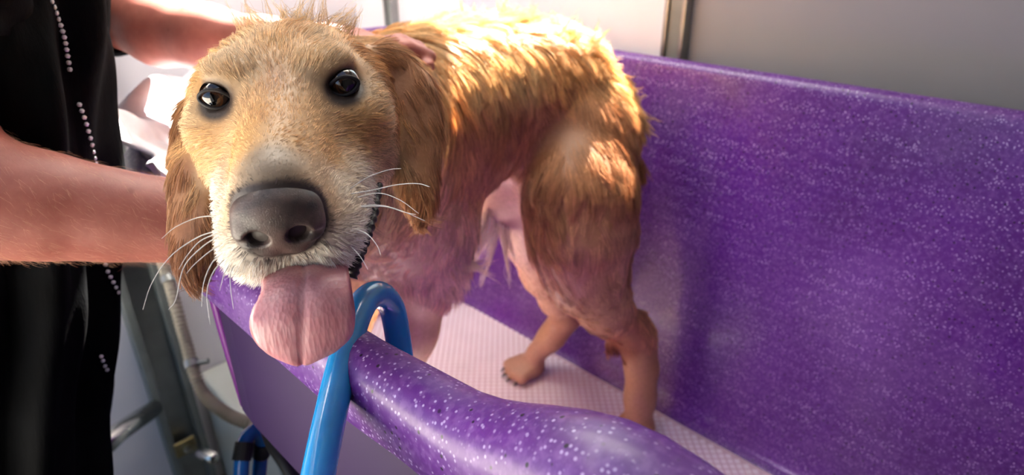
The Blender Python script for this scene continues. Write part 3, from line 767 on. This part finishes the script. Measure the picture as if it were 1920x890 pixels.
# loose backlit locks along the back and crown
def locks(name, pts, nper, L, spread, col, r):
    PP = []; CC = []
    bv = BVHTree.FromPolygons([Vector(p) for p in DV], [tuple(q) for q in DQ.tolist()])
    for (x, y, d, dx, dy) in pts:
        base = at(x, y, d); hit = bv.find_nearest(Vector(base))
        if hit[0] is None: continue
        b0 = np.array(hit[0]); nn = np.array(hit[1]); up = unit(RT*dx-UP*dy+nn*.3)
        bend = rng.normal(0, 1, 3)*.5
        for _ in range(nper):
            o_ = rng.normal(0, .004, 3); l = L*rng.uniform(.5, 1.2)
            q = np.array([b0+o_*(1-.85*s)+up*l*s+(bend*.35+rng.normal(0, .04, 3))*l*s*s for s in np.linspace(0, 1, 7)]); PP.append(q); CC.append(lin(col)*rng.uniform(.8, 1.15))
    return strands_obj(name, np.array(PP), r*(1-.7*np.linspace(0, 1, 7))[None], np.array(CC), M_fur, dog)
crown = [(x, 40+abs(x-545)*.25, .46, (x-545)/120+rng.normal(0, .35), -1) for x in np.linspace(455, 650, 24)]
locks('crown_tufts', crown, 26, .021, .4, (236, 204, 154), .00017)['kind'] = 'stuff'
bk = [(x, 70+rng.uniform(0, 60), .84, rng.normal(.2, .8), -.8) for x in np.linspace(800, 1120, 60)]+[(1120+i*9, 120+i*16, .88, .8, rng.normal(-.1, .5)) for i in range(8)]
locks('back_tufts', bk, 22, .028, .5, BACK_LIT, .00026)['kind'] = 'stuff'

bl = [(905, 420, .90, -.1, 1), (912, 425, .90, .0, 1), (925, 428, .91, .1, 1), (938, 425, .91, .2, 1), (897, 410, .89, -.2, 1), (950, 420, .92, .1, 1)]
locks('belly_wisps', bl, 60, .058, .2, (250, 240, 228), .00034)['kind'] = 'stuff'
bl = [(845+i*4, 470+i*7, .80, .8, .4-.15*i) for i in range(7)]
locks('elbow_feathering', bl, 16, .035, .6, (240, 216, 190), .00022)['kind'] = 'stuff'
# claws
M_claw = plain('claw', (60, 46, 40), .35)
for cp, fd in CLAWS:
    tube('claw', spline([cp-fd*.004, cp+fd*.003+[0, 0, -.001], cp+fd*.008+[0, 0, -.005]], 8), np.linspace(.0034, .0010, 8), M_claw, dog, 8)

# eyes
def eye_mat():
    t = NT('dog_eye'); co = t.coord()
    sep = t.n('ShaderNodeSeparateXYZ'); t.l(co, sep.inputs[0])
    n = t.noise(900, 3, co)
    z = t.n('ShaderNodeMath', operation='MULTIPLY', i_1=1/.0097); t.l(sep.outputs[2], z.inputs[0])
    col = t.ramp(z.outputs[0], [(.45, rgba((12, 9, 8))), (.60, rgba((40, 22, 14))), (.80, rgba((74, 42, 22))), (.90, rgba((40, 22, 14))), (.925, rgba((6, 5, 5)))])
    t.set(Base_Color=col, Roughness=.03, Coat_Weight=1.0, Coat_Roughness=.01, IOR=1.45); return t.m
M_eye = eye_mat(); M_lid = plain('eyelid_skin', (30, 24, 25), .65, var=.2, scale=200, bump=.2)
for s in (-1, 1):
    R = HR @ np.array(Matrix.Rotation(s*.22, 3, 'Y') @ Matrix.Rotation(-.02, 3, 'X'))
    me = bpy.data.meshes.new('eye'); bm = bmesh.new(); bmesh.ops.create_uvsphere(bm, u_segments=40, v_segments=24, radius=.0098); 
    bm.to_mesh(me); bm.free(); me.polygons.foreach_set('use_smooth', [True]*len(me.polygons)); me.materials.append(M_eye)
    e = bpy.data.objects.new('eye', me); COL.objects.link(e); e.parent = dog
    ec = np.array([s*(EYE-.06), EYY-.02, -.68])
    mw = Matrix.Identity(4)
    for i in range(3):
        for j in range(3): mw[i][j] = R[i][j]
        mw[i][3] = hw(ec)[i]
    e.matrix_local = mw
    th = np.linspace(0, 2*np.pi, 49)
    x = .92*np.cos(th); y = np.where(np.sin(th) > 0, .60, .52)*np.sin(th)*(1-.22*np.cos(th)**2)+s*np.cos(th)*.10
    zq = np.sqrt(np.maximum(1.0**2-x*x*.8-y*y, .05))
    pth = np.array([hw(ec+A([xx*.99, yy, zz])) for xx, yy, zz in zip(x, y, zq)])
    tube('eyelid', pth, .0011, M_lid, dog, 10)

# nose leather
ns = Sculpt(*[np.arange(lo, hi, .0007, dtype=np.float32) for lo, hi in ((-.030, .030), (-.062, -.004), (.076, .122))])
z9 = np.eye(3)
ns.ell((0, -.0325, .0990), (.0205, .0185, .0130), .004); ns.ell((0, -.0290, .0980), (.0216, .0118, .0125), .006); ns.ell((0, -.0295, .1030), (.0150, .0140, .0090), .006)
for s in (-1, 1):
    ns.ell((s*.0138, -.0365, .1025), (.0088, .0090, .0095), .004)
    ns.ell((s*.0070, -.0465, .0995), (.0085, .0060, .0080), .004)
for s in (-1, 1):
    ns.ell((s*.0102, -.0378, .1125), (.0062, .0052, .0090), .0020, None, 'sub')
    ns.cap((s*.0120, -.0400, .1120), (s*.0225, -.0402, .1070), .0032, .0018, .0022, 'sub')
ns.cap((0, -.0430, .1130), (0, -.0560, .1075), .0011, .0009, .0010, 'sub')
NV, NQ = ns.mesh(1)
t = NT('nose_leather'); co = t.coord()
v = t.n('ShaderNodeTexVoronoi', i_Scale=900, feature='DISTANCE_TO_EDGE'); t.l(co, v.inputs['Vector'])
t.set(Base_Color=t.ramp(t.noise(70, 3, co), [(.35, rgba((52, 41, 39))), (.68, rgba((94, 73, 67)))]), Roughness=.45, Coat_Weight=.2, Coat_Roughness=.25)
t.bump(t.ramp(v.outputs['Distance'], [(0, (0, 0, 0, 1)), (.12, (1, 1, 1, 1))]), .35, .0006)
sculpt_obj('nose', (HP+NV @ HR.T), NQ, t.m, dog)

# tongue
t = NT('tongue'); co = t.coord()
t.set(Base_Color=t.ramp(t.noise(90, 4, co), [(.3, rgba((192, 124, 132))), (.7, rgba((214, 156, 162)))]), Roughness=.42, Subsurface_Weight=.35, Subsurface_Radius=(.006, .002, .0015), Subsurface_Scale=1.0, Coat_Weight=.15)
mp = t.n('ShaderNodeMapping'); mp.inputs['Scale'].default_value = (1, 1, .22); t.l(co, mp.inputs[0])
vv = t.n('ShaderNodeTexVoronoi', i_Scale=520); t.l(mp.outputs[0], vv.inputs['Vector'])
t.bump(vv.outputs['Distance'], .28, .0010); M_tongue = t.m
mid = spline([hw((0, -7.4, 1)), hw((0, -7.5, 5.0)), at(571, 512, .338), at(570, 545, .325), at(568, 590, .321), at(566, 635, .324), at(566, 668, .329), at(567, 681, .333)], 60)
wid = spline([[.020], [.024], [.0225], [.0235], [.0255], [.0245], [.0165], [.0015]], 60)[:, 0]
nT = 25; TV = []
T_, _, _ = frames(mid); xax = HR[:, 0]+.02*RT
for i in range(60):
    sx = unit(xax-T_[i]*(xax@T_[i])); nn = unit(np.cross(sx, T_[i])); 
    if nn@(-FW) < 0 and i > 20: nn = -nn
    if i <= 20 and nn[2] < 0: nn = -nn
    for face in (0, 1):
        for j in range(nT):
            q = j/(nT-1)*2-1; q = q if face == 0 else -q
            g_ = -.0011*math.exp(-(q/.07)**2)+.0006*math.exp(-((abs(q)-.35)/.25)**2)-.0032*q*q
            th = .0030*math.sqrt(max(0, 1-q**4))*min(1, (59-i)/6+.25)
            TV.append(mid[i]+sx*q*wid[i]+nn*(g_+(th if face == 0 else -th)))
mesh_obj('tongue', TV, grid_faces(60, 2*nT, False, True)+[tuple(range(2*nT)), tuple(59*2*nT+q for q in range(2*nT))[::-1]], M_tongue, dog)

# black lip edge of the lower jaw
M_lip = plain('black_lip', (30, 24, 28), .35, var=.25, scale=150, bump=.4)
lipp = spline([at(712, 345, .408), at(704, 385, .395), at(694, 420, .382), at(681, 455, .370), at(668, 490, .362), at(658, 520, .360)], 60)
tube('lip', lipp, .0036+.0005*np.sin(np.arange(60)*1.3)-.0018*np.linspace(1, 0, 60)**3, M_lip, dog, 12)
ll = [hl(p) for p in lipp]
tube('lip', [hw((-p[0], p[1]-.3, p[2])) for p in ll[:36]], .0026, M_lip, dog, 12)

# whiskers
M_wh = plain('white_whisker', (240, 238, 236), .35, var=.02)
WL = [[(408, 404), (370, 408), (330, 425), (303, 447)], [(408, 432), (370, 445), (320, 480), (285, 530), (268, 580)], [(410, 436), (375, 452), (350, 480), (335, 505)], [(412, 442), (380, 462), (345, 500), (330, 560), (316, 580)],
      [(418, 458), (395, 470), (365, 495), (350, 512)], [(418, 474), (398, 492), (382, 530), (378, 575)], [(424, 482), (400, 510), (388, 550), (394, 608)], [(432, 492), (420, 515), (412, 545)], [(440, 494), (432, 515), (433, 545), (438, 580)],
      [(655, 364), (700, 356), (745, 346), (783, 344), (806, 350)], [(668, 370), (710, 362), (750, 375), (785, 400)], [(672, 386), (715, 385), (755, 396), (797, 414)], [(672, 388), (720, 387), (760, 398), (780, 402)], [(664, 428), (690, 440), (708, 462), (714, 480)], [(655, 458), (675, 480), (690, 505)], [(655, 355), (690, 332), (730, 318), (752, 316)]]
wbv = BVHTree.FromPolygons([Vector(p) for p in DV], [tuple(q) for q in DQ.tolist()])
for w in WL:
    d0 = .345; ray = at(w[0][0], w[0][1], 1.0)-CAM; hit = wbv.ray_cast(Vector(CAM), Vector(ray).normalized(), 2)
    if hit[0] is not None: d0 = float((np.array(hit[0])-CAM) @ FW)
    if d0 > .40: d0 = .345
    pth = spline([at(x, y, d0+.002-.004*i) for i, (x, y) in enumerate(w)], 22)
    tube('whisker', pth, np.linspace(.00036, .00012, 22), M_wh, dog, 6)
# ------------------------------------------------------------------ the person washing the dog
person = empty('person', (-.02, .80, FLOORZ)); tag(person, 'person in a black smock with rhinestone trim, both bare arms holding the dog', 'person')
t = NT('person_skin'); co = t.coord()
c = t.ramp(t.noise(28, 5, co, .65), [(.3, rgba((158, 88, 76))), (.7, rgba((184, 116, 102)))])
v = t.n('ShaderNodeTexVoronoi', i_Scale=60); t.l(co, v.inputs['Vector'])
sp = t.n('ShaderNodeSeparateColor'); t.l(v.outputs['Color'], sp.inputs[0])
fk = t.n('ShaderNodeMath', operation='MULTIPLY'); t.l(t.ramp(v.outputs['Distance'], [(.10, (1, 1, 1, 1)), (.22, (0, 0, 0, 1))]), fk.inputs[0]); t.l(t.ramp(sp.outputs[0], [(.80, (0, 0, 0, 1)), (.9, (.55, .55, .55, 1))]), fk.inputs[1])
c = t.mix(fk.outputs[0], c, rgba((140, 70, 54)))
t.set(Base_Color=c, Roughness=.5, Subsurface_Weight=.2, Subsurface_Radius=(.008, .003, .002), Subsurface_Scale=1.0)
t.bump(t.noise(700, 3, co), .15, .0006); M_person = t.m
S = Sculpt(np.arange(-.16, .60, .0034, dtype=np.float32), np.arange(.42, 1.10, .0034, dtype=np.float32), np.arange(.46, 1.16, .0034, dtype=np.float32))
# near arm
S.chain([(A([.06, .62, .83]), .052), (at(-150, 330, .46), .046), (at(0, 375, .47), .0395), (at(110, 390, .485), .0355), (at(225, 405, .50), .0315), (at(330, 414, .515), .0290), (at(375, 420, .525), .027)], .02)
S.ell(at(405, 418, .535), (.030, .034, .034), .015)
for q, (x, y) in enumerate(((470, 360), (480, 392), (478, 424), (466, 452))):
    S.chain([(at(418, 385+q*18, .538), .0105), (at((418+x)/2+8, (385+q*18+y)/2, .532), .0095), (at(x, y, .55), .008)], .006)
S.chain([(at(395, 395, .525), .012), (at(405, 355, .525), .0105), (at(418, 325, .53), .009)], .008)
# far arm, its hand resting on the dog's withers
def ondog(x, y, off):
    r = Vector(at(x, y, 1.0)-CAM).normalized(); hit = wbv.ray_cast(Vector(CAM), r, 2)
    d = float((np.array(hit[0])-CAM) @ FW) if hit[0] is not None else .78
    if d < .6: d = .76
    return at(x, y, d-off)
S.chain([(A([.10, .99, .83]), .052), (at(160, -45, .83), .050), (at(222, 22, .80), .0425), (at(300, 54, .78), .0415), (at(390, 72, .755), .036), (at(500, 84, .745), .029), (at(620, 92, .74), .0245), (at(668, 92, .738), .024)], .02)
pc = at(698, 96, .725); S.ell(pc, (.032, .030, .017), .012)
for pts in (((712, 108), (742, 120), (772, 138)), ((718, 97), (765, 107), (803, 124)), ((716, 88), (762, 92), (806, 106)), ((708, 80), (748, 80), (786, 90))):
    a_, b_, c_ = [ondog(x, y, o_) for (x, y), o_ in zip(pts, (.036, .038, .026))]
    a_ = pc+(a_-pc)*.6
    S.chain([(a_, .0105), (b_, .0092), (c_, .0078)], .006)
S.chain([(at(676, 104, .735), .012), (at(697, 124, .725), .011), (at(706, 140, .725), .009)], .008)
# neck and head, above the picture
HC = A([.20, .80, 1.03])
S.chain([(A([.10, .80, .84]), .055), (HC+[-.02, 0, -.08], .050)], .03)
S.ell(HC, (.088, .070, .098), .02); S.ell(HC+[.035, 0, -.055], (.052, .050, .052), .03)
S.cap(HC+[.085, 0, .005], HC+[.102, 0, -.022], .009, .013, .012)
for s in (-1, 1): S.ell(HC+[-.005, s*.072, -.01], (.020, .010, .030), .006); S.ell(HC+[.078, s*.030, .008], (.012, .014, .008), .006, None, 'sub')
S.cap(HC+[.080, -.02, -.058], HC+[.080, .02, -.058], .006, .006, .006)
PV, PQ = S.mesh(2); del S
skin = sculpt_obj('skin', PV, PQ, M_person, person); tag(skin, 'freckled bare arms')
for s in (-1, 1):
    bm = bmesh.new(); bmesh.ops.create_uvsphere(bm, u_segments=16, v_segments=10, radius=.0115, matrix=Matrix.Translation(Vector(HC+[.072, s*.030, .008]))); bm_obj('eye', bm, M_eye, person, True)
bm = bmesh.new(); bmesh.ops.create_uvsphere(bm, u_segments=32, v_segments=20, radius=1)
for v in list(bm.verts):
    if v.co.z < -.35 or (v.co.x > .55 and v.co.z < .45): bm.verts.remove(v)
for v in bm.verts: v.co = Vector(HC+A([v.co.x*.098-.006, v.co.y*.080, v.co.z*.106+.004])*(1+.03*math.sin(v.co.y*40)))
bm_obj('hair', bm, plain('brown_hair', (70, 48, 36), .5, var=.3, scale=80, bump=.5), person, True)
# fine hairs on the near forearm
PN = normals(PV, PQ); pc_ = np.stack([(PV-CAM) @ RT, (PV-CAM) @ UP, (PV-CAM) @ FW], 1); px = CX+FPX*pc_[:, 0]/pc_[:, 2]; py = CY-FPX*pc_[:, 1]/pc_[:, 2]
selv = np.where((px > -60) & (px < 330) & (py > 240) & (py < 500) & (pc_[:, 2] < .56))[0]
k = rng.choice(selv, 2600); base = PV[k]+rng.normal(0, .0012, (2600, 3)); nn = PN[k]
dirn = unit(RT*1.0-UP*.9+rng.normal(0, .35, (2600, 3))); dirn = unit(dirn-nn*(dirn*nn).sum(1, keepdims=True)*.8); LL = rng.uniform(.004, .010, 2600)
q = np.linspace(0, 1, 4)
HPp = base[:, None]+LL[:, None, None]*q[None, :, None]*(dirn[:, None]+nn[:, None]*.22)-nn[:, None]*(LL*.12)[:, None, None]*(q**2)[None, :, None]
strands_obj('arm_hair', HPp, .00004*(1-.6*q)[None], np.tile(lin((226, 176, 140)), (2600, 1)), M_fur, person)['kind'] = 'stuff'

# black smock
t = NT('black_smock'); co = t.coord()
mp = t.n('ShaderNodeMapping'); mp.inputs['Scale'].default_value = (1, 1, .25); t.l(co, mp.inputs[0])
t.set(Base_Color=t.ramp(t.noise(30, 4, co), [(.3, rgba((5, 5, 6))), (.7, rgba((11, 12, 14)))]), Roughness=.85, Specular_IOR_Level=.06)
t.bump(t.noise(34, 6, mp.outputs[0], .7), .35, .006); M_smock = t.m
zs_ = [-.16, 0, .16, .376, .56, .70, .79, .845, .88]; cxs = [-.125, -.085, -.042, .020, .070, .095, .11, .11, .115]; aa = [.115, .11, .102, .10, .10, .098, .085, .062, .05]; bb = [.235, .22, .205, .20, .20, .205, .20, .13, .058]
NR, NS = 110, 120
ZR = np.linspace(-.16, .88, NR); th = np.linspace(0, 2*np.pi, NS, endpoint=False); SV = []
for z in ZR:
    cx_, a_, b_ = np.interp(z, zs_, cxs), np.interp(z, zs_, aa), np.interp(z, zs_, bb)
    f = 1-sstep((z-.6)/.25)*.8
    fo = f*(.010*np.sin(th*9+z*5+1.2*np.sin(z*9))+.006*np.sin(th*17-z*11)+.005*np.sin(z*34+th*3)*np.sin(th*4+z*7))
    SV.append(np.stack([cx_+(a_+fo)*np.cos(th), .80+(b_+fo)*np.sin(th), np.full(NS, z)], 1))
SV = np.concatenate(SV); SF = grid_faces(NR, NS, False, True); nb = len(SV)
def sleeve(path, rad):
    global SV, SF
    p = spline(path, 30); r = spline(np.array(rad)[:, None], 30)[:, 0]
    V, F = tube_data(p, r, 40, False); V = V.reshape(30, 40, 3)
    ph = np.linspace(0, 2*np.pi, 40, endpoint=False)
    V = V+((V-p[:, None])/r[:, None, None])*(.005*np.sin(ph*5+np.arange(30)[:, None]*.5))[:, :, None]
    b = len(SV); SV = np.vstack([SV, V.reshape(-1, 3)]); SF = SF+[tuple(i+b for i in f) for f in F]
sleeve([A([.10, .90, .80]), A([.10, .98, .83]), at(160, -45, .83), at(218, 6, .806), at(262, 26, .79)], [.085, .078, .070, .060, .056])
sleeve([A([.10, .70, .80]), A([.07, .63, .83]), A([.05, .62, .74]), A([.035, .615, .68])], [.085, .078, .068, .064])
smock = mesh_obj('smock', SV, SF, M_smock, person); md = smock.modifiers.new('thick', 'SOLIDIFY'); md.thickness = .003; md.offset = -1
tag(smock, 'black smock')
sbv = BVHTree.FromPolygons([Vector(p) for p in SV], SF)
# rows of rhinestones
t = NT('rhinestone'); t.set(Base_Color=rgba((225, 228, 235)), Metallic=.2, Roughness=.15); M_stone = t.m
bm = bmesh.new(); bmesh.ops.create_icosphere(bm, subdivisions=1, radius=.0022)
for v in bm.verts: v.co.z *= .75
sm_ = bpy.data.meshes.new('rhinestone'); bm.to_mesh(sm_); bm.free(); sm_.materials.append(M_stone)
for row, nst in (([(93, -8), (104, 18), (113, 45), (121, 72), (126, 100), (131, 130)], 13), ([(149, 196), (158, 220), (166, 246), (173, 272), (178, 297), (182, 314)], 11), ([(194, 482), (201, 506), (210, 524), (219, 541), (227, 557)], 8), ([(190, 668), (193, 676), (197, 686), (201, 693)], 4)):
    pts = spline(row, nst)
    for (x, y) in pts:
        r = Vector(at(x, y, 1.0)-CAM).normalized(); hit = sbv.ray_cast(Vector(CAM), r, 2)
        if hit[0] is None: continue
        o = bpy.data.objects.new('rhinestone', sm_); COL.objects.link(o); o.parent = smock
        o.matrix_parent_inverse = parent_inv(smock); o.location = hit[0]-r*.0012; o.rotation_euler = hit[1].to_track_quat('Z', 'Y').to_euler()
# trousers and shoes
M_tr = plain('black_trousers', (14, 14, 16), .7, var=.2, bump=.3)
for y in (.70, .90):
    p = spline([A([-.04, y+(.8-y)*.2, .12]), A([-.05, y, -.10]), A([-.045, y, -.33]), A([-.06, y, FLOORZ+.05])], 40)
    tube('trouser_leg', p, spline([[.095], [.090], [.070], [.062]], 40)[:, 0]+.004*np.sin(np.arange(40)*.9), M_tr, person, 28)
    bm = bmesh.new(); bmesh.ops.create_uvsphere(bm, u_segments=24, v_segments=14, radius=1)
    for v in bm.verts: v.co = Vector((v.co.x*.135+.0, y+v.co.y*.048*(1+.15*v.co.x), FLOORZ+.002+max(0, v.co.z+.35)*.062*(1-.35*max(0, v.co.x))))
    bm_obj('shoe', bm, M_black, person, True)
